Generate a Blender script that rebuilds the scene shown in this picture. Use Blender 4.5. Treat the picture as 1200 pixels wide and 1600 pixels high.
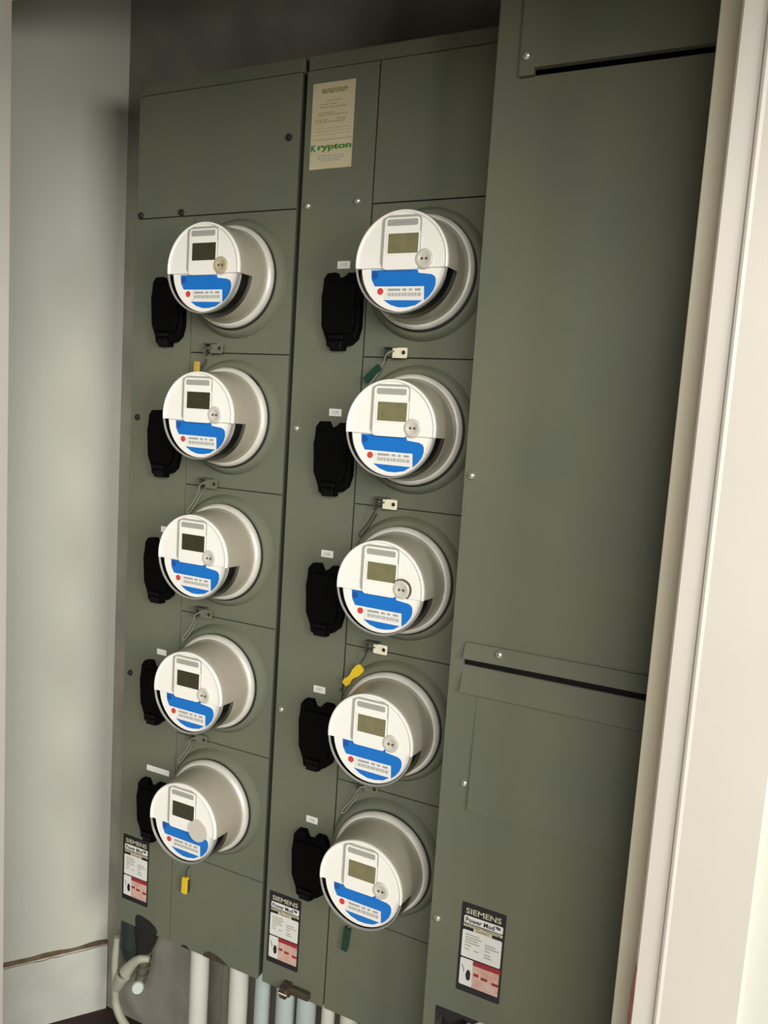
import bpy, bmesh, math, random
from mathutils import Matrix, Vector
random.seed(7)
for o in list(bpy.data.objects): bpy.data.objects.remove(o)
scene = bpy.context.scene
COL = scene.collection
PI = math.pi

# ---------------------------------------------------------------- camera
cam_d = bpy.data.cameras.new('camera'); cam = bpy.data.objects.new('camera', cam_d); COL.objects.link(cam)
cam_d.sensor_fit = 'HORIZONTAL'; cam_d.sensor_width = 36.0; cam_d.lens = 36.0*1207.7/1200.0
cam_d.clip_start = 0.02
YAW, PITCH, ROLL = 0.4356, -0.1150, 0.0653
fwd = Vector((-math.sin(YAW)*math.cos(PITCH), math.cos(YAW)*math.cos(PITCH), math.sin(PITCH)))
rgt = Vector((math.cos(YAW), math.sin(YAW), 0)); upv = rgt.cross(fwd)
r2 = rgt*math.cos(ROLL)+upv*math.sin(ROLL); u2 = -rgt*math.sin(ROLL)+upv*math.cos(ROLL)
cam.matrix_world = Matrix(((r2.x, u2.x, -fwd.x, 1.1357), (r2.y, u2.y, -fwd.y, -1.2021), (r2.z, u2.z, -fwd.z, 0.7185), (0, 0, 0, 1)))
scene.camera = cam

# ---------------------------------------------------------------- light
world = bpy.data.worlds.new('world'); scene.world = world; world.use_nodes = True
bg = world.node_tree.nodes['Background']
bg.inputs['Color'].default_value = (1.0, 0.97, 0.90, 1); bg.inputs['Strength'].default_value = 0.13
def area(name, loc, aim, w, h, energy, col):
    ld = bpy.data.lights.new(name, 'AREA'); ld.shape = 'RECTANGLE'; ld.size = w; ld.size_y = h; ld.energy = energy; ld.color = col
    lo = bpy.data.objects.new(name, ld); COL.objects.link(lo); lo.location = loc
    lo.rotation_euler = (Vector(aim)-Vector(loc)).to_track_quat('-Z', 'Y').to_euler()
area('daylight_walkway_end', (3.6, -1.75, 1.15), (0.2, 0.0, 0.5), 1.5, 1.3, 122, (1.0, 0.98, 0.92))
area('daylight_walkway_front', (2.15, -3.4, 1.5), (0.5, 0.0, 0.5), 2.2, 1.3, 112, (1.0, 0.97, 0.90))
scene.view_settings.view_transform = 'Standard'; scene.view_settings.look = 'None'
scene.view_settings.gamma = 1.0; scene.view_settings.use_curve_mapping = False
scene.view_settings.exposure = 0.0

# ---------------------------------------------------------------- materials
def mat(name, col, rough=0.5, metal=0.0, var=0.0, vscale=20.0, bump=0.0, bscale=300.0, spec=0.5, col2=None, coat=0.0):
    m = bpy.data.materials.new(name); m.use_nodes = True
    nt = m.node_tree; N = nt.nodes; L = nt.links; b = N['Principled BSDF']
    b.inputs['Base Color'].default_value = (*col, 1); b.inputs['Roughness'].default_value = rough
    b.inputs['Metallic'].default_value = metal; b.inputs['Specular IOR Level'].default_value = spec
    if coat: b.inputs['Coat Weight'].default_value = coat; b.inputs['Coat Roughness'].default_value = 0.15
    if var or bump:
        tc = N.new('ShaderNodeTexCoord')
    if var:
        nz = N.new('ShaderNodeTexNoise'); nz.inputs['Scale'].default_value = vscale; nz.inputs['Detail'].default_value = 4
        L.new(tc.outputs['Object'], nz.inputs['Vector'])
        rp = N.new('ShaderNodeValToRGB')
        c2 = col2 or tuple(c*(1-var) for c in col)
        rp.color_ramp.elements[0].position = 0.35; rp.color_ramp.elements[1].position = 0.68
        rp.color_ramp.elements[0].color = (*c2, 1); rp.color_ramp.elements[1].color = (*col, 1)
        L.new(nz.outputs['Fac'], rp.inputs['Fac']); L.new(rp.outputs['Color'], b.inputs['Base Color'])
    if bump:
        n2 = N.new('ShaderNodeTexNoise'); n2.inputs['Scale'].default_value = bscale; n2.inputs['Detail'].default_value = 3
        L.new(tc.outputs['Object'], n2.inputs['Vector'])
        bp = N.new('ShaderNodeBump'); bp.inputs['Strength'].default_value = bump; bp.inputs['Distance'].default_value = 0.002
        L.new(n2.outputs['Fac'], bp.inputs['Height']); L.new(bp.outputs['Normal'], b.inputs['Normal'])
    return m
M = {}
M['enamel'] = mat('grey_green_enamel', (0.148, 0.150, 0.104), 0.72, spec=0.25, var=0.10, vscale=7, bump=0.10, bscale=500, col2=(0.128, 0.142, 0.104))
M['enamel_in'] = mat('cabinet_inner_steel', (0.07, 0.078, 0.06), 0.6, var=0.1)
M['wall'] = mat('painted_plaster', (0.52, 0.52, 0.46), 0.85, var=0.06, vscale=3, bump=0.25, bscale=60)
M['wall_back'] = mat('concrete_wall', (0.30, 0.285, 0.235), 0.9, var=0.25, vscale=9, bump=0.4, bscale=70)
M['ceiling'] = mat('closet_ceiling_paint', (0.40, 0.38, 0.33), 0.9, var=0.1)
M['stem'] = mat('rough_base_plaster', (0.55, 0.56, 0.50), 0.9, var=0.12, vscale=12, bump=0.35, bscale=50)
M['wall_brown'] = mat('brown_wall_marks', (0.16, 0.11, 0.06), 0.9, var=0.5, vscale=30)
M['frame'] = mat('cream_gloss_trim', (0.52, 0.49, 0.44), 0.5, var=0.03, vscale=8, bump=0.05, bscale=80)
M['stop'] = mat('cream_trim_old_paint', (0.80, 0.72, 0.56), 0.5, var=0.04, vscale=10)
M['bare'] = mat('chipped_brown_wood', (0.12, 0.04, 0.025), 0.7, var=0.4, vscale=60)
M['floor'] = mat('dark_red_brown_floor', (0.035, 0.012, 0.009), 0.7, var=0.5, vscale=14)
M['ground'] = mat('walkway_concrete', (0.42, 0.40, 0.36), 0.9, var=0.15, vscale=6)
M['meter_body'] = mat('grey_meter_housing', (0.36, 0.33, 0.26), 0.28, var=0.05, vscale=40)
M['meter_white'] = mat('white_meter_plastic', (0.88, 0.86, 0.81), 0.35)
M['meter_rim'] = mat('cover_rim_plastic', (0.27, 0.265, 0.24), 0.2)
M['bezel'] = mat('pale_grey_bezel', (0.38, 0.37, 0.33), 0.4)
M['lcd'] = mat('olive_lcd', (0.21, 0.195, 0.10), 0.12, var=0.15, vscale=60)
M['lcd_reflect'] = mat('brown_reflection_lcd', (0.055, 0.046, 0.026), 0.15, var=0.2, vscale=60)  # slant-view reflection darkening put into the screen colour
M['blue'] = mat('blue_print', (0.006, 0.16, 0.56), 0.4)
M['blue2'] = mat('dark_blue_print', (0.01, 0.08, 0.34), 0.4)
M['paper'] = mat('white_paper', (0.78, 0.77, 0.73), 0.6)
M['ink'] = mat('grey_ink', (0.34, 0.34, 0.33), 0.6)
M['red'] = mat('red_print', (0.60, 0.05, 0.05), 0.5)
M['port'] = mat('optical_port_plastic', (0.58, 0.55, 0.49), 0.3)
M['port_beige'] = mat('yellowed_port_plastic', (0.46, 0.39, 0.26), 0.3)
M['dot'] = mat('port_hole_brown', (0.10, 0.07, 0.05), 0.4)
M['zinc'] = mat('zinc_clamp_ring', (0.78, 0.76, 0.69), 0.35, metal=0.25, var=0.08, vscale=50)
M['gap_black'] = mat('black_parts_and_gap_shade', (0.012, 0.010, 0.010), 0.8)  # plain black parts, also the shade put in the clamp-ring gap
M['cavity'] = mat('meter_cavity_shade', (0.008, 0.007, 0.012), 0.5)
M['black'] = mat('black_moulded_plastic', (0.002, 0.002, 0.0022), 0.6, spec=0.06)
M['black_edge'] = mat('black_glossy_plastic', (0.003, 0.003, 0.0035), 0.4, spec=0.15)
M['steel'] = mat('bright_screw_steel', (0.75, 0.72, 0.64), 0.25, metal=0.85)
M['hole'] = mat('dark_plug', (0.008, 0.009, 0.009), 0.7)
M['label_black'] = mat('label_black', (0.012, 0.012, 0.014), 0.35)
M['print_grey'] = mat('label_grey_brown_ink', (0.42, 0.40, 0.35), 0.5)
M['label_white'] = mat('label_white', (0.72, 0.71, 0.68), 0.4)
M['label_cream'] = mat('label_cream', (0.55, 0.50, 0.36), 0.4)
M['label_pink'] = mat('label_faded_red', (0.55, 0.30, 0.24), 0.45, var=0.25, vscale=70, col2=(0.62, 0.45, 0.38))
M['label_red'] = mat('label_dark_red', (0.30, 0.02, 0.03), 0.45)
M['kcream'] = mat('aged_cream_paper', (0.62, 0.54, 0.36), 0.6, var=0.10, vscale=25)
M['kbrown'] = mat('faded_brown_ink', (0.42, 0.33, 0.19), 0.6)
M['kolive'] = mat('faded_olive_ink', (0.30, 0.29, 0.09), 0.6)
M['kgreen'] = mat('green_ink', (0.05, 0.22, 0.03), 0.6)
M['kteal'] = mat('teal_green_ink', (0.01, 0.22, 0.09), 0.6)
M['pvc'] = mat('white_pvc', (0.66, 0.66, 0.60), 0.4, var=0.08, vscale=14)
M['pvc_blue'] = mat('pale_grey_pvc', (0.46, 0.53, 0.51), 0.4, var=0.08, vscale=14)
M['conduit'] = mat('grey_brown_conduit', (0.20, 0.17, 0.14), 0.6, var=0.2)
M['cream_cable'] = mat('cream_cable_jacket', (0.42, 0.42, 0.33), 0.5, var=0.15, vscale=30)
M['dark_green'] = mat('dark_green_fitting', (0.022, 0.034, 0.03), 0.6, var=0.3, vscale=25)
M['olive'] = mat('olive_fitting', (0.09, 0.09, 0.06), 0.5)
M['white_cap'] = mat('white_plastic_cap', (0.55, 0.62, 0.57), 0.45)
M['brass'] = mat('pale_brass_tab', (0.86, 0.80, 0.62), 0.3, metal=0.1)
M['rust'] = mat('rusty_brown_metal', (0.075, 0.055, 0.035), 0.7, metal=0.2, var=0.4, vscale=90)
M['yellow'] = mat('yellow_plastic_seal', (0.72, 0.50, 0.02), 0.4)
M['green'] = mat('dark_green_plastic_seal', (0.008, 0.045, 0.022), 0.35)
M['amber'] = mat('amber_plastic_seal', (0.50, 0.32, 0.06), 0.4)
M['wire'] = mat('grey_seal_wire', (0.30, 0.32, 0.26), 0.4, metal=0.3)
M['darkwire'] = mat('dark_seal_wire', (0.03, 0.03, 0.028), 0.5)
def clear_mat():
    m = bpy.data.materials.new('clear_polycarbonate'); m.use_nodes = True
    nt = m.node_tree; N = nt.nodes; L = nt.links; out = N['Material Output']; N.remove(N['Principled BSDF'])
    t = N.new('ShaderNodeBsdfTransparent'); t.inputs['Color'].default_value = (0.90, 0.90, 0.88, 1)
    g = N.new('ShaderNodeBsdfGlossy'); g.inputs['Roughness'].default_value = 0.08
    fr = N.new('ShaderNodeFresnel'); fr.inputs['IOR'].default_value = 1.4
    mx = N.new('ShaderNodeMixShader')
    L.new(fr.outputs[0], mx.inputs[0]); L.new(t.outputs[0], mx.inputs[1]); L.new(g.outputs[0], mx.inputs[2]); L.new(mx.outputs[0], out.inputs[0])
    return m
M['clear'] = clear_mat()

# ---------------------------------------------------------------- mesh helpers
def obj(name, bm, m, parent=None, smooth=False, loc=None):
    bmesh.ops.recalc_face_normals(bm, faces=bm.faces[:])
    me = bpy.data.meshes.new(name); bm.to_mesh(me); bm.free()
    if smooth:
        for p in me.polygons: p.use_smooth = True
        try: me.set_sharp_from_angle(angle=math.radians(38))
        except Exception: pass
    me.materials.append(M[m] if isinstance(m, str) else m)
    return link(name, me, parent, loc)
def link(name, me, parent=None, loc=None):
    o = bpy.data.objects.new(name, me); COL.objects.link(o); o.parent = parent
    if loc: o.location = loc
    return o
def thing(name, label, cat, loc=(0, 0, 0), group=None):
    o = bpy.data.objects.new(name, None); COL.objects.link(o); o.location = loc; o.empty_display_size = 0.05
    return tag(o, label, cat, group)
def tag(o, label=None, cat=None, group=None, kind=None):
    if label: o['label'] = label
    if cat: o['category'] = cat
    if group: o['group'] = group
    if kind: o['kind'] = kind
    return o
def dup(root, loc, label):
    r = root.copy(); COL.objects.link(r); r.location = loc; r['label'] = label
    for ch in list(root.children):
        c = ch.copy(); COL.objects.link(c); c.parent = r
        for g in list(ch.children):
            d = g.copy(); COL.objects.link(d); d.parent = c
    return r
def box(x0, x1, y0, y1, z0, z1, bev=0.0, bm=None):
    own = bm is None
    if own: bm = bmesh.new()
    vs = [bm.verts.new((x, y, z)) for x in (x0, x1) for y in (y0, y1) for z in (z0, z1)]
    fs = [(0, 1, 3, 2), (4, 6, 7, 5), (0, 4, 5, 1), (2, 3, 7, 6), (0, 2, 6, 4), (1, 5, 7, 3)]
    ff = [bm.faces.new([vs[i] for i in f]) for f in fs]
    if bev and own:
        bmesh.ops.bevel(bm, geom=bm.edges[:], offset=bev, segments=2, affect='EDGES', profile=0.5)
    return bm
def prism_xz(pts, y0, y1, bev=0.0, bm=None):
    """outline in x,z extruded along y (y1 = front, more negative); bev bevels the front edge"""
    own = bm is None
    if own: bm = bmesh.new()
    a = [bm.verts.new((p[0], y0, p[1])) for p in pts]; b = [bm.verts.new((p[0], y1, p[1])) for p in pts]
    n = len(pts)
    bm.faces.new(a); fr = bm.faces.new(b)
    for i in range(n): bm.faces.new((a[i], a[(i+1) % n], b[(i+1) % n], b[i]))
    if bev: bmesh.ops.bevel(bm, geom=list(fr.edges), offset=bev, segments=3, affect='EDGES', profile=0.5)
    return bm
def prism_yz(pts, x0, x1, bm=None):
    if bm is None: bm = bmesh.new()
    a = [bm.verts.new((x0, p[0], p[1])) for p in pts]; b = [bm.verts.new((x1, p[0], p[1])) for p in pts]
    n = len(pts); bm.faces.new(a); bm.faces.new(b)
    for i in range(n): bm.faces.new((a[i], a[(i+1) % n], b[(i+1) % n], b[i]))
    return bm
def prism_xy(pts, z0, z1, bm=None):
    if bm is None: bm = bmesh.new()
    a = [bm.verts.new((p[0], p[1], z0)) for p in pts]; b = [bm.verts.new((p[0], p[1], z1)) for p in pts]
    n = len(pts); bm.faces.new(a); bm.faces.new(b)
    for i in range(n): bm.faces.new((a[i], a[(i+1) % n], b[(i+1) % n], b[i]))
    return bm
def lathe(prof, a0=0, a1=2*PI, n=64, cx=0, cz=0, bm=None, cap=False):
    """profile of (r, y) turned about the y axis"""
    if bm is None: bm = bmesh.new()
    full = abs(a1-a0-2*PI) < 1e-6
    k = n if full else n+1
    rings = []
    for r, y in prof:
        if r < 1e-6: rings.append([bm.verts.new((cx, y, cz))])
        else: rings.append([bm.verts.new((cx+r*math.cos(a0+(a1-a0)*i/n), y, cz+r*math.sin(a0+(a1-a0)*i/n))) for i in range(k)])
    for A, B in zip(rings, rings[1:]):
        for i in range(n):
            j = (i+1) % k
            q = [A[i % len(A)], A[j % len(A)], B[j % len(B)], B[i % len(B)]]
            u = []
            for v in q:
                if v not in u: u.append(v)
            if len(u) > 2: bm.faces.new(u)
    return bm
def disc_pts(cx, cz, r, n=24, a0=0, a1=2*PI):
    full = abs(a1-a0-2*PI) < 1e-6
    return [(cx+r*math.cos(a0+(a1-a0)*i/(n if full else n-1)), cz+r*math.sin(a0+(a1-a0)*i/(n if full else n-1))) for i in range(n)]
def rrect(x0, x1, z0, z1, r, k=5):
    P = []
    for (cx, cz, a) in ((x1-r, z1-r, 0), (x0+r, z1-r, PI/2), (x0+r, z0+r, PI), (x1-r, z0+r, 1.5*PI)):
        for i in range(k+1): P.append((cx+r*math.cos(a+PI/2*i/k), cz+r*math.sin(a+PI/2*i/k)))
    return P
def tube(pts, r, seg=10, bm=None, sub=6, rs=None):
    """smooth tube through pts (Catmull-Rom)"""
    if bm is None: bm = bmesh.new()
    P = [Vector(p) for p in pts]; C = []; RR = []
    rs = rs or [r]*len(P)
    if len(P) == 2: C = P; RR = rs
    else:
        for i in range(len(P)-1):
            p0 = P[max(i-1, 0)]; p1 = P[i]; p2 = P[i+1]; p3 = P[min(i+2, len(P)-1)]
            for s in range(sub):
                t = s/sub
                C.append(0.5*((2*p1)+(-p0+p2)*t+(2*p0-5*p1+4*p2-p3)*t*t+(-p0+3*p1-3*p2+p3)*t**3)); RR.append(rs[i]*(1-t)+rs[i+1]*t)
        C.append(P[-1]); RR.append(rs[-1])
    prev = None; first = None
    ref = Vector((0.3, 0.2, 0.9))
    for i, c in enumerate(C):
        d = (C[min(i+1, len(C)-1)]-C[max(i-1, 0)]).normalized()
        if abs(d.dot(ref)) > 0.95: ref = Vector((1, 0.1, 0))
        u = d.cross(ref).normalized(); v = d.cross(u).normalized(); ref = -u.cross(d) if False else ref
        ring = [bm.verts.new(c+RR[i]*(u*math.cos(2*PI*k/seg)+v*math.sin(2*PI*k/seg))) for k in range(seg)]
        if prev:
            for k in range(seg): bm.faces.new((prev[k], prev[(k+1) % seg], ring[(k+1) % seg], ring[k]))
        else: first = ring
        prev = ring
    bm.faces.new(first); bm.faces.new(prev)
    return bm
_txt = {}
def text_mesh(s, size, width=None, bold=0.0):
    """flat lettering mesh lying in the x,z plane, facing -y, centred on the origin"""
    cu = bpy.data.curves.new('lettering', 'FONT'); cu.body = s; cu.size = size; cu.align_x = 'CENTER'; cu.align_y = 'CENTER'; cu.offset = bold; cu.resolution_u = 3
    t = bpy.data.objects.new('lettering', cu); COL.objects.link(t)
    dg = bpy.context.evaluated_depsgraph_get(); dg.update()
    me = bpy.data.meshes.new_from_object(t.evaluated_get(dg))
    bpy.data.objects.remove(t); bpy.data.curves.remove(cu)
    xs = [v.co.x for v in me.vertices]; zs = [v.co.y for v in me.vertices]
    k = width/(max(xs)-min(xs)) if width else 1.0
    mx = (max(xs)+min(xs))/2; mz = (max(zs)+min(zs))/2
    for v in me.vertices: v.co = Vector(((v.co.x-mx)*k, 0, v.co.y-mz))
    me.update()
    return me
def lettering(s, size, m, parent, loc, width=None, bold=0.0):
    me = text_mesh(s, size, width, bold); me.materials.clear(); me.materials.append(M[m])
    return link('lettering', me, parent, loc)
def struct(o, label=None): o['kind'] = 'structure'; return tag(o, label)

# ================================================================= THE SETTING
FLOOR = -0.85; CEIL = 1.78; YF, YB = -0.32, -0.20
BW = 0.15                                  # back wall plane
corner = (-0.173, BW); wd = (-0.613, -0.790)
def wl(t, off=0.0):                        # point on the flared left wall, off = towards the closet
    return (corner[0]+wd[0]*t+0.790*off, corner[1]+wd[1]*t-0.613*off)
T1 = 0.50
FIN = -0.775
struct(obj('floor', box(-0.9, 1.75, YB, 0.3, FIN-0.2, FIN), 'floor'), 'dark red brown floor of the meter closet')
struct(obj('wall_back', box(-0.6, 1.62, BW, BW+0.1, FLOOR, CEIL), 'wall_back'), 'rough grey brown wall behind the meter cabinets')
struct(obj('wall_left', prism_xy([wl(0), wl(T1), wl(T1, -0.1), wl(-0.06, -0.1)], FLOOR, CEIL), 'wall'), 'pale grey plaster side wall of the closet')
struct(obj('wall_right', box(1.62, 1.72, -0.21, BW+0.1, FLOOR, CEIL), 'wall'), 'closet side wall beyond the main cabinet')
struct(obj('ceiling', box(-0.8, 1.75, -0.21, BW+0.1, CEIL, CEIL+0.08), 'ceiling'), 'dim closet ceiling')
# low base course of the left wall with a brown strip on its top edge and a crack below
ZL = -0.602
bs = prism_xy([wl(0.0, 0.0), wl(T1, 0.0), wl(T1, 0.010), wl(0.0, 0.010)], FLOOR, ZL)
base = struct(obj('baseboard_left', bs, 'stem'), 'rough plaster base course low on the left wall')
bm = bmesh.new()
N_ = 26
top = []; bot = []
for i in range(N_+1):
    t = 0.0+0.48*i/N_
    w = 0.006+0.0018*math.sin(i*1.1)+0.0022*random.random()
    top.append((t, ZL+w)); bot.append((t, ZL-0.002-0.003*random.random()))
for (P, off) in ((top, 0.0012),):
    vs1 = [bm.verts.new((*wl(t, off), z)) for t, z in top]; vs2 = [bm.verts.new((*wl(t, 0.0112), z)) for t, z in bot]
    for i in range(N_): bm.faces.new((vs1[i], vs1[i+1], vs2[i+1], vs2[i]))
obj('brown_streak', bm, 'wall_brown', base)
bm = bmesh.new()
for i in range(14):
    t0 = 0.30+0.22*i/14; t1 = 0.30+0.22*(i+1)/14; zc = ZL-0.026-0.004*math.sin(i*.9); w = 0.0012+0.0022*random.random()*(i/14+.3)
    v = [bm.verts.new((*wl(t0, 0.0108), zc-w)), bm.verts.new((*wl(t1, 0.0108), zc-w)), bm.verts.new((*wl(t1, 0.0108), zc+w)), bm.verts.new((*wl(t0, 0.0108), zc+w))]
    bm.faces.new(v)
obj('crack', bm, 'wall_brown', base)

# front wall with the door opening (the photograph is taken through it)
XL, XR = -0.1068, 1.0814                     # jamb faces
HEAD = 1.415
YF, YB = -0.32, -0.20
struct(obj('wall_front_left', box(-1.8, XL-0.02, YF, YB, FLOOR, 2.3), 'wall'), 'wall left of the closet doorway')
struct(obj('wall_front_right', box(XR+0.02, 2.6, YF, YB, FLOOR, 2.3), 'wall'), 'wall right of the closet doorway')
struct(obj('wall_front_header', box(XL-0.02, XR+0.02, YF, YB, HEAD+0.02, 2.3), 'wall'), 'wall above the closet doorway')
struct(obj('ceiling_roof', box(-3.0, 3.4, -1.02, 1.2, 2.3, 2.36), 'wall'), 'roof slab above the doorway')
struct(obj('wall_rear', box(-1.8, 2.6, 1.1, 1.2, FLOOR, 2.3), 'wall'), 'rear wall of the building')
struct(obj('shade_beam_1', box(-3.0, 3.4, -1.02, -0.92, 1.22, 2.36), 'wall'), 'unseen beam added to shade the upper panels')  # added out of view to cut high light and darken the upper panels
df = bpy.data.objects.new('door_1', None); COL.objects.link(df); df.location = (0, 0, 0)
struct(df, 'cream painted door frame with a moulded casing')
obj('jamb', box(XL-0.02, XL, YF, YB, FLOOR, HEAD, 0.001), 'frame', df)
obj('jamb', box(XR, XR+0.02, YF, YB, FLOOR, HEAD, 0.001), 'frame', df)
obj('head_jamb', box(XL-0.02, XR+0.02, YF, YB, HEAD, HEAD+0.02, 0.001), 'frame', df)
obj('door_stop', box(1.0553, XR, -0.26, YB, FLOOR, HEAD, 0.0015), 'stop', df)
obj('door_stop', box(XL, XR, -0.26, YB, HEAD-0.012, HEAD, 0.0015), 'stop', df)
def casing(x_in, s, name):
    # profile in x (away from the opening) and y (towards the viewer)
    prof = [(0, 0), (0, -0.012), (0.002, -0.014), (0.0235, -0.0150), (0.0250, -0.0185), (0.0275, -0.0195), (0.031, -0.0185), (0.066, -0.0200), (0.106, -0.0215), (0.110, -0.019), (0.110, 0)]
    pts = [(x_in+s*p[0], YF+p[1]) for p in prof]
    return obj(name, prism_xy(pts, FLOOR, HEAD+0.06), 'frame', df)
casing(XR, 1, 'casing'); casing(XL, -1, 'casing')
obj('head_casing', box(XL, XR, YF-0.02, YF, HEAD, HEAD+0.063, 0.002), 'frame', df)
# chipped strip of bare wood on the right jamb edge
bm = prism_xz([(XR-0.0005, 0.131), (XR+0.0016, 0.126), (XR+0.0010, 0.112), (XR+0.0014, 0.09), (XR+0.0006, 0.05), (XR+0.0012, -0.1), (XR+0.0010, -0.3), (XR-0.0030, -0.3), (XR-0.0030, 0.05), (XR-0.0026, 0.10)], YF-0.0105, YF-0.0142)
tag(obj('chipped_paint', bm, 'bare', df), 'strip of bare brown wood where paint has chipped off')
struct(obj('floor_walkway', box(-6, 6, -8, YF, FLOOR-0.02, FLOOR+0.001), 'ground'), 'pale concrete walkway in front of the doorway')

# ================================================================= METER CABINETS
D = 0.254; Z0 = 1.0821; MZ = 0.1191
C1 = dict(x0=0.0, x1=0.367, seam=0.1436, m=0.2479)
C2 = dict(x0=0.3773, x1=0.7546, seam=0.5171, m=0.6237)
ZB, ZT, ZLIP = -0.392, 1.311, 1.3365
def screw_mesh():
    bm = lathe([(0.0062, 0), (0.0062, -0.0012), (0.0056, -0.003), (0.0038, -0.0046), (0.0018, -0.0052), (0, -0.0053)], n=16)
    box(-0.0035, 0.0035, -0.0056, -0.0050, -0.0006, 0.0006, bm=bm)
    me = bpy.data.meshes.new('screw'); bmesh.ops.recalc_face_normals(bm, faces=bm.faces[:]); bm.to_mesh(me); bm.free()
    for p in me.polygons: p.use_smooth = True
    me.materials.append(M['steel']); return me
SCREW = screw_mesh()
PLUG = SCREW.copy(); PLUG.materials.clear(); PLUG.materials.append(M['hole'])
def screws(root, pts, me=SCREW, name='screw'):
    for p in pts: link(name, me, root, p)
def plate(root, name, x0, x1, z0, z1, g=0.0011, y=0.0):
    return obj(name, box(x0+g, x1-g, y, y+0.004, z0+g, z1-g, 0.0007), 'enamel', root)
def collar(parent, x, z):
    bm = lathe([(0.1080, 0.0002), (0.1065, -0.0035), (0.1020, -0.0105), (0.0985, -0.0135), (0.0945, -0.0140), (0.0910, -0.0120), (0.0890, -0.0060), (0.0860, -0.0050), (0.05, -0.0050), (0.05, 0.0002)], n=72, cx=x, cz=z)
    obj('socket_collar', bm, 'enamel', parent, True)
    bm = lathe([(0.0925, -0.0120), (0.0925, -0.0150), (0.080, -0.0150), (0.080, -0.0120)], n=64, cx=x+0.0010, cz=z-0.0022)
    obj('gap_black', bm, 'gap_black', parent, True)  # black ring stands in for the shaded gap under the clamp ring
def latch(root, x, z, pale):
    bm = bmesh.new()
    box(x-0.062, x-0.036, -0.016, 0.0, z+0.008, z+0.0100, bm=bm)
    box(x-0.062, x-0.0605, -0.012, 0.0, z-0.012, z+0.008, bm=bm)
    box(x-0.046, x-0.0445, -0.014, 0.0, z-0.010, z+0.008, bm=bm)
    l = obj('cover_latch', bm, 'enamel_in', root)
    # hasp tab with a seal hole
    o = rrect(x-0.046, x-0.018, z-0.0085, z+0.0085, 0.002, 2)
    bm = prism_xz(o, -0.012, -0.0135)
    lathe([(0.0052, -0.0136), (0.0052, -0.0146), (0.0036, -0.0146), (0.0036, -0.0136)], n=14, cx=x-0.0245, cz=z+0.0005, bm=bm)
    h = obj('hasp_tab', bm, 'brass' if pale else 'enamel', root)
    obj('seal_hole', prism_xz(disc_pts(x-0.0245, z+0.0005, 0.0034, 12), -0.0134, -0.0140), 'hole', h)
def data_label(root, x0, z1, y, w=0.0712, h=0.1475):
    """black framed maker's data label"""
    U = lambda u: x0+u*w
    V = lambda v: z1-v*h
    lb = obj('data_label', prism_xz(rrect(U(0), U(1), V(1), V(0), 0.0022, 3), y, y-0.0006), 'label_black', root)
    tag(lb, 'black, white and red data label reading SIEMENS Power Mod')
    yy = y-0.0007
    lettering('SIEMENS', 0.0125, 'label_cream', lb, (U(0.5), yy, V(0.085)), width=w*0.80, bold=0.0002)
    obj('name_panel', prism_xz(rrect(U(0.07), U(0.95), V(0.222), V(0.140), 0.002, 2), y-0.0005, yy), 'label_white', lb)
    lettering('Power Mod\u2122', 0.0105, 'label_black', lb, (U(0.50), yy-0.0003, V(0.182)), width=w*0.78, bold=0.00025)
    bm = prism_xz([(U(.07), V(.262)), (U(.95), V(.262)), (U(.95), V(.232)), (U(.07), V(.232))], y-0.0005, yy)
    prism_xz([(U(.30), V(.300)), (U(.72), V(.300)), (U(.72), V(.262)), (U(.30), V(.262))], y-0.0005, yy, bm=bm)
    obj('title_strip', bm, 'label_cream', lb)
    lettering('Modular Metering', 0.0052, 'label_black', lb, (U(0.5), yy-0.0003, V(0.247)), width=w*0.80)
    lettering('System', 0.0052, 'label_black', lb, (U(0.51), yy-0.0003, V(0.279)), width=w*0.30)
    obj('rating_panel', prism_xz(rrect(U(.06), U(.95), V(.605), V(.300), 0.002, 2), y-0.0005, yy), 'label_white', lb)
    bm = bmesh.new()
    for (u0, u1, v) in ((.13, .45, .345), (.13, .50, .375), (.13, .42, .405), (.13, .46, .435), (.13, .28, .47), (.13, .25, .51), (.34, .45, .51), (.58, .82, .40), (.58, .90, .43), (.58, .70, .465), (.58, .72, .51), (.58, .75, .54)):
        prism_xz([(U(u0), V(v+.008)), (U(u1), V(v+.008)), (U(u1), V(v-.008)), (U(u0), V(v-.008))], yy, yy-0.0002, bm=bm)
    obj('fine_print', bm, 'print_grey', lb)
    obj('warning_panel', prism_xz(rrect(U(.06), U(.95), V(.925), V(.622), 0.002, 2), y-0.0005, yy), 'label_white', lb)
    obj('danger_bar', prism_xz([(U(.35), V(.672)), (U(.97), V(.672)), (U(.97), V(.617)), (U(.35), V(.617))], yy, yy-0.0002), 'label_red', lb)
    obj('warning_text_panel', prism_xz([(U(.35), V(.925)), (U(.95), V(.925)), (U(.95), V(.672)), (U(.35), V(.672))], yy, yy-0.0002), 'label_pink', lb)
    bm = bmesh.new()
    for (u0, u1, v) in ((.38, .50, .77), (.55, .70, .785), (.80, .95, .80)):
        prism_xz([(U(u0), V(v+.016)), (U(u1), V(v+.016)), (U(u1), V(v-.016)), (U(u0), V(v-.016))], yy-0.0002, yy-0.0004, bm=bm)
    obj('warning_words', bm, 'label_red', lb)
    bm = prism_xz([(U(a), V(b)) for a, b in ((.20, .80), (.23, .745), (.28, .74), (.31, .77), (.31, .84), (.27, .865), (.22, .85))], yy, yy-0.0003)
    tube([(U(.10), yy-0.0001, V(.70)), (U(.145), yy-0.0001, V(.735)), (U(.16), yy-0.0001, V(.775))], 0.0006, 4, bm=bm, sub=1)
    obj('hazard_icon', bm, 'label_black', lb)
    return lb
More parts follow.
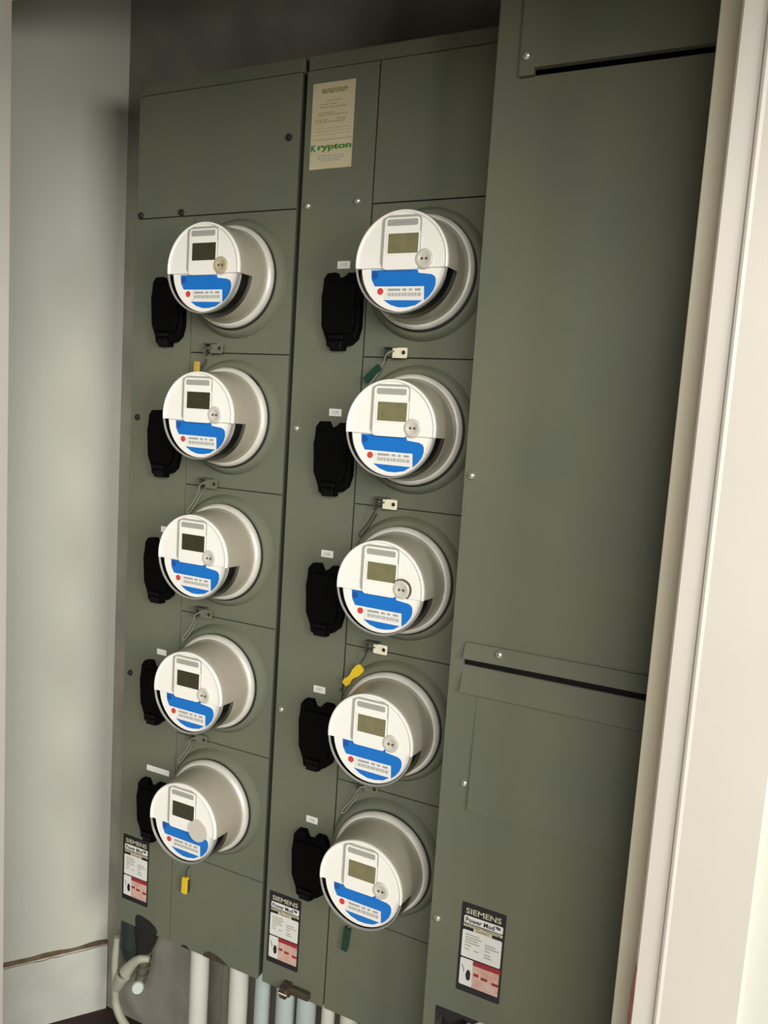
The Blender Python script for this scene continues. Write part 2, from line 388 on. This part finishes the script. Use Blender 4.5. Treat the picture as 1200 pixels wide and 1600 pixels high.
ZROW = [Z0-MZ-i*D for i in range(5)]
def cabinet(c, name, label, wide_top):
    root = thing(name, label, 'meter cabinet', (c['x0'], 0, ZB))
    # children are modelled in world coordinates relative to the root location
    def P(o): o.location = (-c['x0'], 0, -ZB); return o
    holder = []
    x0, x1, s = c['x0'], c['x1'], c['seam']
    before = set(COL.objects)
    obj('body', box(x0+0.0015, x1-0.0015, 0.0065, BW-0.002, ZB, ZLIP-0.001, 0.001), 'enamel_in', root)
    obj('top_cap', box(x0, x1, 0.0025, BW-0.002, ZT+0.0012, ZLIP, 0.0015), 'enamel', root)
    gs = 0.0020 if not wide_top else 0.0010
    if wide_top:
        plate(root, 'top_cover', x0, x1, Z0, ZT)
        obj('breaker_cover_strip', box(x0, s-0.0010, 0, 0.004, ZB, Z0-0.0009, 0.0007), 'enamel', root)
    else:
        obj('breaker_cover_strip', box(x0, s-gs, 0, 0.004, ZB, ZT-0.0010, 0.0007), 'enamel', root)
        obj('top_cover', box(s+gs*.4, x1, 0, 0.004, Z0+0.001, ZT-0.0010, 0.0007), 'enamel', root)
    for i in range(5):
        zt = Z0-i*D
        pl = obj('meter_cover', box(s+gs*.6, x1-0.0006, 0, 0.004, zt-D+0.0010, zt-0.0010, 0.0007), 'enamel', root)
        collar(pl, c['m'], ZROW[i])
        if i < 4: latch(root, c['m'], zt-D+0.007, not wide_top and i < 3)
    obj('bottom_cover', box(s+gs*.6, x1-0.0006, 0, 0.004, ZB, Z0-5*D-0.0010, 0.0007), 'enamel', root)
    return root
def shift(root, off):
    for ch in root.children: ch.location = Vector(ch.location)-Vector(off)
cab1 = cabinet(C1, 'meter_cabinet', 'grey-green enamelled meter cabinet beside the pale plaster wall', True)
cab2 = cabinet(C2, 'meter_cabinet', 'grey-green enamelled meter cabinet in the middle with the cream notice', False)
screws(cab1, [(0.3457, 0, 1.204), (0.0127, 0, 1.0885), (0.1122, 0, 1.0890), (0.0175, 0, 0.697), (0.0177, 0, 0.1665)], PLUG, 'hole_plug')
screws(cab2, [(0.391, 0, 1.0855), (0.4893, 0, 1.0882), (0.3922, 0, 0.698), (0.3904, 0, 0.170)])
data_label(cab1, 0.0115, -0.1905, 0.0)
data_label(cab2, 0.3855, -0.1955, 0.0)
# cream notice
def notice(root):
    x0, x1, z0, z1 = 0.3902, 0.4726, 1.1455, 1.2870; w = x1-x0; h = z1-z0
    U = lambda u: x0+u*w
    V = lambda v: z1-v*h
    n = obj('paper_notice', box(x0, x1, -0.0007, 0.0, z0, z1), 'kcream', root); tag(n, 'cream paper notice reading Krypton in green')
    yy = -0.0010
    def lines(rows, m, nm, hh=0.010):
        bm = bmesh.new()
        for (u0, u1, v) in rows:
            u = u0
            while u < u1:
                e = min(u1, u+0.05+0.10*random.random())
                prism_xz([(U(u), V(v+hh)), (U(e), V(v+hh)), (U(e), V(v-hh)), (U(u), V(v-hh))], -0.0006, yy, bm=bm); u = e+0.025
        obj(nm, bm, m, n)
    lines([(.22, .84, .085), (.22, .80, .112)], 'kolive', 'heading_print', 0.012)
    lines([(.35, .70, .21), (.18, .62, .25), (.18, .82, .285), (.15, .55, .35), (.15, .85, .375), (.10, .40, .43), (.60, .82, .425), (.10, .80, .455)], 'kbrown', 'body_print', 0.007)
    lines([(.12, .92, .53), (.12, .92, .565), (.12, .92, .60)], 'kbrown', 'body_print', 0.003)
    obj('rule_line', box(U(.08), U(.98), yy, -0.0006, V(.662), V(.656)), 'kolive', n)
    lettering('K', 0.0145, 'kteal', n, (U(.085), yy, V(.752)), width=0.0105, bold=0.0006)
    lettering('rypton', 0.0135, 'kgreen', n, (U(.585), yy, V(.758)), width=w*0.80, bold=0.0005)
    lines([(.20, .82, .85), (.20, .82, .88), (.25, .75, .905)], 'bezel', 'address_print', 0.006)
notice(cab2)
# small number tags above the breakers
def numtag(root, x, z, w, txt, h=0.0126, tilt=0.0):
    t = obj('number_tag', box(x-w/2, x+w/2, -0.0006, 0.0, z-h/2, z+h/2), 'paper', root)
    if txt: lettering(txt, 0.0085, 'ink', t, (x, -0.0008, z), width=w*0.5)
for i, n in enumerate(('110', '109', '108', '107', '106')):
    numtag(cab2, 0.4695, 0.9832-i*0.2527, 0.0244, n)
for i in range(5):
    numtag(cab1, 0.0990, 0.9832-i*0.2525, 0.0240 if i < 4 else 0.059, '', 0.0118)
pt = obj('rust_patch', prism_xz([(0.232, -0.392), (0.236, -0.383), (0.246, -0.377), (0.262, -0.3775), (0.276, -0.3815), (0.289, -0.387), (0.295, -0.392)], 0.0005, -0.0006), 'rust', cab1)
pt = obj('rust_patch', prism_xz([(0.176, -0.392), (0.178, -0.3875), (0.190, -0.386), (0.197, -0.392)], 0.0005, -0.0006), 'gap_black', cab1)
pt = obj('rust_patch', prism_xz([(0.052, -0.392), (0.050, -0.372), (0.056, -0.362), (0.070, -0.362), (0.090, -0.366), (0.106, -0.374), (0.112, -0.384), (0.108, -0.392)], 0.0005, -0.0006), 'hole', cab1)
for r_, c_ in ((cab1, C1), (cab2, C2)): shift(r_, (c_['x0'], 0, ZB))

# ---- main cabinet on the right, deeper than the two meter cabinets
X3, Y3, X3R = 0.7556, -0.11, 1.45
main = thing('main_cabinet', 'deep grey-green main switch cabinet with plain tall cover at the door frame', 'cabinet', (X3, 0, -0.45))
obj('body', box(X3+0.0035, X3R, Y3+0.035, BW-0.002, -0.2015, 1.75, 0.001), 'gap_black', main)
obj('lower_box', box(X3+0.0035, X3R, -0.02, BW-0.002, -0.45, -0.2015, 0.001), 'gap_black', main)
obj('side_panel', box(X3, X3+0.003, Y3+0.0052, BW-0.002, -0.45, 1.75), 'enamel', main)
obj('main_cover', prism_xz([(X3, -0.2015), (X3R, -0.2015), (X3R, 0.3612), (0.7775, 0.3622), (0.7775, 0.3705), (X3R, 0.3745), (X3R, 1.2045), (0.8125, 1.2045), (0.8125, 1.2033), (0.7910, 1.2033), (0.7910, 1.75), (X3, 1.75)], Y3+0.005, Y3), 'enamel', main)
obj('leg_strip', box(X3, X3+0.0195, Y3, Y3+0.005, -0.45, -0.2015, 0.0006), 'enamel', main)
obj('bottom_flange', prism_xz([(0.775, -0.2015), (0.850, -0.2015), (0.838, -0.2120), (0.820, -0.2080), (0.800, -0.2250), (0.786, -0.2150), (0.779, -0.2300)], Y3+0.004, Y3+0.001), 'gap_black', main)
obj('upper_cover', prism_xz([(0.7910, 1.2045), (0.8123, 1.2045), (0.8123, 1.2140), (X3R, 1.2140), (X3R, 1.75), (0.7910, 1.75)], Y3+0.005, Y3-0.0050), 'enamel', main)
obj('cover_ledge', prism_yz([(Y3, 0.3985), (Y3-0.003, 0.3980), (Y3-0.012, 0.3770), (Y3-0.012, 0.3752), (Y3, 0.3745)], 0.7790, X3R), 'enamel', main)
obj('door_rail', prism_yz([(Y3+0.001, 0.3610), (Y3-0.0090, 0.3230), (Y3-0.0090, 0.3210), (Y3, 0.3205)], 0.7765, X3R), 'enamel', main)
obj('lower_door', prism_yz([(Y3, 0.3185), (Y3-0.0012, 0.3170), (Y3-0.0075, 0.1385), (Y3-0.0075, 0.1370), (Y3, 0.1365)], 0.8030, X3R), 'enamel', main)
screws(main, [(0.8008, Y3-0.0050, 1.2299), (0.834, Y3-0.008, 0.3900), (0.7939, Y3, 0.1773), (0.7677, Y3, -0.055), (0.7667, Y3, 0.649)])
data_label(main, 0.8062, -0.0130, Y3)
shift(main, (X3, 0, -0.45))
tag(obj('flexible_conduit', tube([(0.80, -0.045, -0.45), (0.812, -0.05, -0.33), (0.838, -0.055, -0.245), (0.90, -0.055, -0.225), (0.98, -0.04, -0.232)], 0.016, 14), 'pvc_blue', None, True),
    'pale grey conduit bend in the dark opening under the main cabinet', 'conduit')

# ================================================================= BREAKERS
BRK = [(-0.036, -0.010), (-0.029, -0.001), (-0.014, 0.0), (-0.0075, -0.013), (0.0045, -0.014), (0.0115, -0.001), (0.027, -0.001), (0.0345, -0.012), (0.0375, -0.040), (0.0375, -0.092), (0.032, -0.112), (0.020, -0.122), (0.0085, -0.124), (0.0085, -0.131), (-0.0165, -0.132), (-0.0185, -0.123), (-0.027, -0.112), (-0.0365, -0.090), (-0.0375, -0.040)]
def make_breaker():
    t = thing('breaker_cover', 'black breaker cover', 'breaker', (0, 0, 0), 'black breaker covers beside the meters')
    obj('housing', prism_xz(BRK, 0.0, -0.016, 0.004), 'black', t, False)
    inner = [(x*0.84, -0.066+(z+0.066)*0.80) for x, z in BRK if z < -0.02 or abs(x) > 0.02]
    inner = [(-0.029, -0.022), (-0.022, -0.017), (0.022, -0.017), (0.029, -0.022), (0.031, -0.050), (0.031, -0.088), (0.024, -0.104), (-0.022, -0.104), (-0.030, -0.088), (-0.031, -0.050)]
    obj('lid', prism_xz(inner, -0.015, -0.022, 0.003), 'black', t)
    obj('lid_handle', box(-0.016, 0.012, -0.0235, -0.015, -0.1135, -0.1075, 0.001), 'black_edge', t)
    obj('latch_tab', box(-0.0150, 0.0075, -0.0195, -0.010, -0.130, -0.118, 0.001), 'black_edge', t)
    return t
bproto = make_breaker()
ORD = ['top', 'second', 'third', 'fourth', 'bottom']
ORDM = ['topmost', 'second from top', 'middle', 'fourth from top', 'lowest']
first = True
for col, xb, cname in ((0, 0.0950, 'left column, near the plaster wall'), (1, 0.4755, 'middle cabinet column, left of a meter')):
    for i in range(5):
        lab = f'{ORDM[i]} black breaker cover in the {cname}'
        loc = (xb, 0.0, 0.9685-i*D)
        if first: bproto.location = loc; bproto['label'] = lab; first = False
        else: dup(bproto, loc, lab)

# ================================================================= METERS
R = 0.0771
def make_meter():
    t = thing('electricity_meter', 'meter', 'meter', (0, 0, 0), 'round electricity meters on the cabinets')
    SP = -0.115*R                                             # split between upper shell and lower window
    a = math.asin(-0.115)
    # grey housing: full drum behind, upper half carries on to the face
    obj('housing', lathe([(0.0845, -0.010), (0.0835, -0.026), (0.0815, -0.050), (0.0800, -0.066), (0.0, -0.066)], n=72), 'meter_body', t, True)
    bm = lathe([(0.0800, -0.0655), (0.0785, -0.085), (0.0772, -0.0965), (0.0755, -0.1000)], a, PI-a, n=48)
    obj('upper_shell', bm, 'meter_body', t, True)
    # bright clamp ring
    obj('clamp_ring', lathe([(0.0830, -0.0130), (0.0895, -0.0135), (0.0912, -0.0165), (0.0915, -0.0215), (0.0905, -0.0255), (0.0875, -0.0285), (0.0838, -0.0285), (0.0830, -0.0240), (0.0830, -0.0130)], n=72), 'zinc', t, True)
    # rim of the cover and upper face
    obj('cover_rim', lathe([(0.0771, -0.0970), (0.0776, -0.1000), (0.0768, -0.1022), (0.0748, -0.1030), (0.0730, -0.1018), (0.0725, -0.0995), (0.0740, -0.0970), (0.0771, -0.0970)], a, PI-a, n=48), 'meter_white', t, True)
    arc = disc_pts(0, 0, 0.0745, 40, a, PI-a)
    face = obj('face_shell', prism_xz(arc, -0.094, -0.1006), 'meter_white', t)
    # clear lower window: rim, sleeve and pane
    obj('window_rim', lathe([(0.0771, -0.0970), (0.0774, -0.1000), (0.0766, -0.1020), (0.0752, -0.1022), (0.0744, -0.1010), (0.0744, -0.0985), (0.0771, -0.0970)], PI-a, 2*PI+a, n=48), 'meter_rim', t, True)
    obj('clear_window', lathe([(0.0800, -0.0660), (0.0785, -0.085), (0.0774, -0.0975)], PI-a, 2*PI+a, n=40), 'clear', t, True)
    # inside the lower window
    obj('cavity_shade', lathe([(0.0740, -0.0661), (0.0740, -0.0705), (0.0690, -0.0705), (0.0690, -0.0860), (0.0, -0.0860)], PI, 2*PI, n=40), 'cavity', t, True)  # near-black: shade of the gap behind the dial put into the colour
    inn = [(x, z) for x, z in disc_pts(0.0015, -0.0035, 0.0700, 48, PI-0.05, 2*PI+0.05)]
    dial = obj('dial_plate', prism_xz(inn, -0.0855, -0.0955), 'meter_white', t)
    yy = -0.0955
    def pp(pts): return [(p[0]*R, p[1]*R) for p in pts]
    obj('blue_print', prism_xz(pp([(-.67, -.135), (.35, -.135), (.37, -.205), (.64, -.235), (.71, -.265), (.745, -.32), (.75, -.42), (.71, -.54), (.63, -.65), (.53, -.74), (.51, -.465), (-.57, -.455), (-.65, -.32)]), yy, yy-0.0004), 'blue', dial)
    obj('blue_print', prism_xz(pp([(-.36, -.725), (.49, -.735), (.35, -.83), (.15, -.87), (-.02, -.87), (-.2, -.82)]), yy, yy-0.0004), 'blue', dial)
    obj('round_emblem', prism_xz(pp(disc_pts(-.585, -.235, .075, 16)), yy-0.0003, yy-0.0006), 'blue2', dial)
    obj('red_dot', prism_xz(pp(disc_pts(-.44, -.556, .068, 16)), yy, yy-0.0005), 'red', dial)
    st = obj('serial_sticker', prism_xz(pp([(-.33, -.705), (.525, -.715), (.51, -.465), (-.33, -.465)]), yy, yy-0.0007), 'paper', dial)
    bm = bmesh.new(); x = -.27; k = 0
    while x < .46:
        w = (0.012, 0.026, 0.018, 0.032)[k % 4]; prism_xz(pp([(x, -.655), (x+w, -.655), (x+w, -.585), (x, -.585)]), yy-0.0006, yy-0.0009, bm=bm); x += w+(0.014, 0.010, 0.018)[k % 3]; k += 1
    for (u0, u1) in ((-.27, .0), (.05, .14), (.19, .26), (.32, .44)): prism_xz(pp([(u0, -.550), (u1, -.550), (u1, -.505), (u0, -.505)]), yy-0.0006, yy-0.0009, bm=bm)
    obj('barcode', bm, 'ink', dial)
    # display block on the upper face
    y1 = -0.1006
    obj('bezel_shade', prism_xz([(p[0], p[1]) for p in rrect(-.450*R, .405*R, -.112*R, .900*R, .12*R)], y1, y1-0.0010), 'bezel', face)  # grey border, wider left and top: recess shade put into the colour
    bz = obj('display_bezel', prism_xz(rrect(-.385*R, .375*R, -.150*R, .850*R, .07*R), -0.0945, y1-0.0018, 0.0005), 'meter_white', t)
    obj('brand_strip', prism_xz(rrect(-.33*R, .33*R, .69*R, .815*R, .03*R, 2), y1-0.0016, y1-0.0021), 'bezel', bz)
    bm = bmesh.new()
    for (u0, u1) in ((-.20, -.10), (-.08, .03), (.05, .16), (.18, .26)): prism_xz(pp([(u0, .735), (u1, .735), (u1, .775), (u0, .775)]), y1-0.0020, y1-0.0024, bm=bm)
    obj('brand_print', bm, 'ink', bz)
    obj('lcd_frame', prism_xz(rrect(-.325*R, .395*R, .125*R, .575*R, .02*R, 2), y1-0.0016, y1-0.0026, 0.0003), 'meter_white', bz)
    obj('lcd_screen', prism_xz(rrect(-.285*R, .365*R, .160*R, .540*R, .012*R, 2), y1-0.0020, y1-0.0029), 'lcd', bz)
    pt = obj('optical_port', lathe([(.185*R, y1), (.185*R, y1-0.0025), (.165*R, y1-0.0036), (.120*R, y1-0.0036), (.105*R, y1-0.0028), (0, y1-0.0028)], n=28, cx=.505*R, cz=.050*R), 'port', t, True)
    bm = prism_xz(pp(disc_pts(.465, .045, .028, 10)), y1-0.0027, y1-0.0032); prism_xz(pp(disc_pts(.555, .045, .028, 10)), y1-0.0027, y1-0.0032, bm=bm)
    obj('port_eyes', bm, 'dot', pt)
    return t
mproto = make_meter()
LM = {0: ['topmost meter of the left column, its port yellowed', 'second meter from the top in the left column, amber seal above it', 'middle meter of the left column', 'fourth meter from the top in the left column', 'lowest meter of the left column, with a round grey sticker over its port'],
      1: ['topmost meter of the right column, beside the main cabinet', 'second meter from the top in the right column, under the green seal', 'middle meter of the right column, dark ring round its port', 'fourth meter from the top in the right column, under a yellow seal', 'lowest meter of the right column, nearest the bottom edge']}
first = True; METERS = {}
for col, c in ((0, C1), (1, C2)):
    for i in range(5):
        loc = (c['m'], 0, ZROW[i]); lab = 'round white and grey electricity meter, '+LM[col][i]
        lab = LM[col][i].replace('meter', 'round electricity meter', 1)
        if first: mproto.location = loc; mproto['label'] = lab; o = mproto; first = False
        else: o = dup(mproto, loc, lab)
        METERS[(col, i)] = o
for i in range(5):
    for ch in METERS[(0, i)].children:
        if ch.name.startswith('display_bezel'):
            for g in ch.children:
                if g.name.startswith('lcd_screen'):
                    if i == 0: LD = g.data.copy(); LD.materials[0] = M['lcd_reflect']
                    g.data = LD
y1 = -0.1006
# differences between single meters
o = [c for c in METERS[(0, 0)].children if c.name.startswith('optical_port')][0]
o.data = o.data.copy(); o.data.materials[0] = M['port_beige']
for key in ((0, 1), (1, 0)):
    obj('ring_gap', lathe([(0.0880, -0.0125), (0.0925, -0.0130), (0.0930, -0.0190), (0.0905, -0.0190), (0.0880, -0.0125)], a0=0.72, a1=1.02, n=10), 'gap_black', METERS[key], True)
obj('port_sticker', prism_xz(disc_pts(.50*R, -.03*R, .27*R, 24), y1-0.0030, y1-0.0045), 'port', METERS[(0, 4)], False)
obj('port_ring', lathe([(.225*R, y1), (.225*R, y1-0.0030), (.200*R, y1-0.0030), (.200*R, y1)], a0=-0.9, a1=2.6, n=24, cx=.505*R, cz=.05*R), 'dot', METERS[(1, 2)], True)

# ================================================================= SEALS
def seal(name, label, col, i, kind, pts, wire='wire'):
    c = (C1, C2)[col]; ox, oz = c['m'], Z0-(i+1)*D
    t = thing(name, label, 'seal', (ox, 0, oz), 'meter seals on the covers')
    obj('wire', tube([(p[0], p[1], p[2]) for p in pts], 0.0011, 6), wire, t, True)
    return t
W1 = [(-0.040, -0.016, 0.010), (-0.052, -0.020, 0.004), (-0.060, -0.015, -0.012), (-0.072, -0.012, -0.030), (-0.086, -0.013, -0.050), (-0.083, -0.011, -0.054), (-0.068, -0.009, -0.032), (-0.056, -0.010, -0.012)]
def bodyx(t, p0, p1, w, th, m, waist=False):
    a = Vector((p0[0], p0[2])); b = Vector((p1[0], p1[2])); d = (b-a).normalized(); n = Vector((-d.y, d.x))
    ks = [(0, .8), (.08, 1), (.92, 1), (1, .8)] if not waist else [(0, .7), (.10, 1), (.35, .95), (.55, .45), (.68, .55), (.85, .85), (1, .6)]
    L = [a+(b-a)*k+n*w*s for k, s in ks]; Rr = [a+(b-a)*k-n*w*s for k, s in reversed(ks)]
    o = obj('seal_body', prism_xz([(v.x, v.y) for v in L+Rr], p0[1], p0[1]-th, 0.0008), m, t)
    return o
s = seal('wire_seal', 'dark wire seal hooked below the topmost meter of the left column', 0, 0, 0, W1, 'darkwire')
s = seal('wire_seal', 'grey wire seal below the second meter of the left column', 0, 1, 0, W1, 'wire')
s = seal('wire_seal', 'grey wire seal below the middle meter of the left column', 0, 2, 0, W1, 'wire')
s = seal('wire_seal', 'grey wire seal below the fourth meter of the left column', 0, 3, 0, W1, 'wire')
s = seal('wire_seal', 'grey wire seal between the fourth and lowest meters of the right column', 1, 3, 0, W1, 'wire')
s = seal('tag_seal', 'dark green plastic seal on wire above the second meter of the right column', 1, 0, 0, W1[:5], 'wire')
bodyx(s, (-0.066, -0.013, -0.016), (-0.092, -0.013, -0.041), 0.0055, 0.005, 'green')
s = seal('wire_seal', 'dark wire seal above the middle meter of the right column', 1, 1, 0, W1, 'darkwire')
s = seal('tag_seal', 'yellow hourglass-shaped plastic seal above the fourth meter of the right column', 1, 2, 0, W1[:5]+[(-0.100, -0.013, -0.074), (-0.106, -0.013, -0.084)], 'darkwire')
bodyx(s, (-0.064, -0.013, -0.030), (-0.096, -0.013, -0.068), 0.0085, 0.005, 'yellow', True)
s = seal('tag_seal', 'small amber plastic seal peeping over the second meter of the left column', 0, 0, 0, W1[:5], 'wire')
bodyx(s, (-0.074, -0.013, -0.018), (-0.074, -0.013, -0.050), 0.0055, 0.005, 'amber')
s = seal('tag_seal', 'bright yellow plastic seal hanging under the lowest meter of the left column', 0, 4, 0, [(-0.058, 0.0, -0.022), (-0.060, -0.008, -0.028), (-0.062, -0.008, -0.045)], 'darkwire')
bodyx(s, (-0.0615, -0.004, -0.043), (-0.0625, -0.004, -0.078), 0.0068, 0.007, 'yellow')
obj('seal_side', box(-0.0548, -0.0530, -0.0085, -0.004, -0.075, -0.046, 0.0004), 'rust', s)
s = seal('tag_seal', 'dark plastic seal hanging under the lowest meter of the right column', 1, 4, 0, [(-0.060, 0.0, -0.018), (-0.062, -0.007, -0.022), (-0.064, -0.008, -0.036)], 'wire')
bodyx(s, (-0.062, -0.005, -0.020), (-0.0665, -0.005, -0.066), 0.0062, 0.006, 'green')

# ================================================================= PIPES AND CABLES UNDER THE CABINETS
def pipe(name, label, x, y, r, m, fit=True, ztop=ZB+0.002, cat='pipe'):
    t = thing(name, label, cat, (x, y, FIN), 'conduit pipes under the cabinets')
    h = ztop-FIN
    bm = bmesh.new(); bmesh.ops.create_cone(bm, cap_ends=True, segments=28, radius1=r, radius2=r, depth=h-0.03, matrix=Matrix.Translation((0, 0, (h-0.03)/2)))
    obj('tube', bm, m, t, True)
    bm = bmesh.new(); bmesh.ops.create_cone(bm, cap_ends=True, segments=28, radius1=r*1.12, radius2=r*1.12, depth=0.03, matrix=Matrix.Translation((0, 0, h-0.015)))
    obj('socket', bm, m, t, True)
    return t
pipe('pvc_pipe', 'white plastic conduit pipe under the left cabinet, first from the corner', 0.1725, 0.070, 0.0205, 'pvc')
pipe('steel_conduit', 'thin grey-brown conduit between the two white pipes', 0.236, 0.085, 0.0115, 'conduit')
pipe('pvc_pipe', 'white plastic conduit pipe, second from the corner', 0.2765, 0.070, 0.0205, 'pvc')
pipe('pvc_pipe', 'pale bluish conduit pipe below the gap between the cabinets', 0.3370, 0.070, 0.0165, 'pvc_blue')
pipe('pvc_pipe', 'pale bluish conduit pipe behind the rusty clamp', 0.3980, 0.062, 0.0200, 'pvc_blue')
pipe('pvc_pipe', 'pale bluish conduit pipe right of the rusty clamp', 0.4470, 0.062, 0.0200, 'pvc_blue')
pipe('pvc_pipe', 'slim white conduit pipe under the middle cabinet', 0.4950, 0.066, 0.0135, 'pvc')
pipe('pvc_pipe', 'white conduit pipe rightmost under the middle cabinet', 0.5420, 0.066, 0.0180, 'pvc')
# rusty clamp at the bottom edge of the middle cabinet
t = thing('ground_clamp', 'rusty brown metal clamp bolted at the bottom edge of the middle cabinet', 'clamp', (0.445, -0.004, -0.378))
obj('clamp_bar', box(-0.012, 0.044, -0.008, 0.004, -0.007, 0.008, 0.003), 'rust', t)
bm = lathe([(0.0, -0.020), (0.009, -0.020), (0.012, -0.016), (0.012, -0.006), (0.015, -0.006), (0.015, 0.004)], n=6, cx=-0.006, cz=-0.002)
obj('bolt', bm, 'rust', t)
obj('bolt_slot', box(-0.014, 0.004, -0.0208, -0.0198, -0.0012, 0.0012), 'brass', t)
# fittings in the corner below the left cabinet
t = thing('corner_conduit', 'dark green-black conduit fitting in the corner under the left cabinet', 'conduit', (-0.038, 0.105, -0.60))
obj('boot', tube([(-0.012, 0.0, 0.20), (-0.015, 0.0, 0.12), (-0.018, 0.0, 0.06), (-0.022, 0.004, 0.02)], 0.03, 16, rs=[0.022, 0.026, 0.024, 0.012]), 'dark_green', t, True)
obj('elbow', tube([(0.030, -0.005, 0.205), (0.033, 0.0, 0.15), (0.026, 0.005, 0.10), (0.010, 0.015, 0.055)], 0.024, 16, rs=[0.026, 0.030, 0.026, 0.020]), 'gap_black', t, True)
t = thing('cream_cable', 'cream jacketed cable dropping down the corner with a taped branch', 'cable', (-0.085, 0.09, -0.72))
obj('cable', tube([(-0.002, 0.005, 0.195), (-0.004, 0.0, 0.14), (-0.002, 0.0, 0.09), (0.000, 0.0, 0.05), (0.005, -0.002, 0.028), (0.026, -0.006, 0.004), (0.058, -0.012, -0.014), (0.11, -0.03, -0.046)], 0.0085, 12, rs=[0.008, 0.008, 0.0085, 0.0085, 0.0095, 0.0095, 0.009, 0.009]), 'cream_cable', t, True)
obj('branch', tube([(0.002, 0.0, 0.070), (0.022, 0.0, 0.108), (0.040, 0.005, 0.138), (0.060, 0.01, 0.158), (0.082, 0.02, 0.160)], 0.012, 12, rs=[0.012, 0.017, 0.013, 0.010, 0.007]), 'cream_cable', t, True)
t = thing('capped_stub', 'olive threaded conduit stub with a round white cap near the floor corner', 'pipe stub', (-0.022, 0.10, -0.625))
obj('stub', tube([(0.001, 0.020, 0.075), (0.0, 0.012, 0.040), (0.0, 0.004, 0.012), (0.0, -0.006, 0.0)], 0.0125, 18, sub=3), 'olive', t, True)
for k in range(3):
    obj('thread_ring', tube([(0.001, 0.0175-0.0045*k, 0.060-0.017*k), (0.001, 0.0170-0.0045*k, 0.0555-0.017*k)], 0.0148, 18), 'olive', t, True)
obj('cap', tube([(0.0, -0.004, 0.0), (0.0075, -0.0135, 0.0035), (0.0095, -0.0160, 0.0045)], 0.0138, 24, sub=1, rs=[0.0138, 0.0138, 0.012]), 'white_cap', t, True)
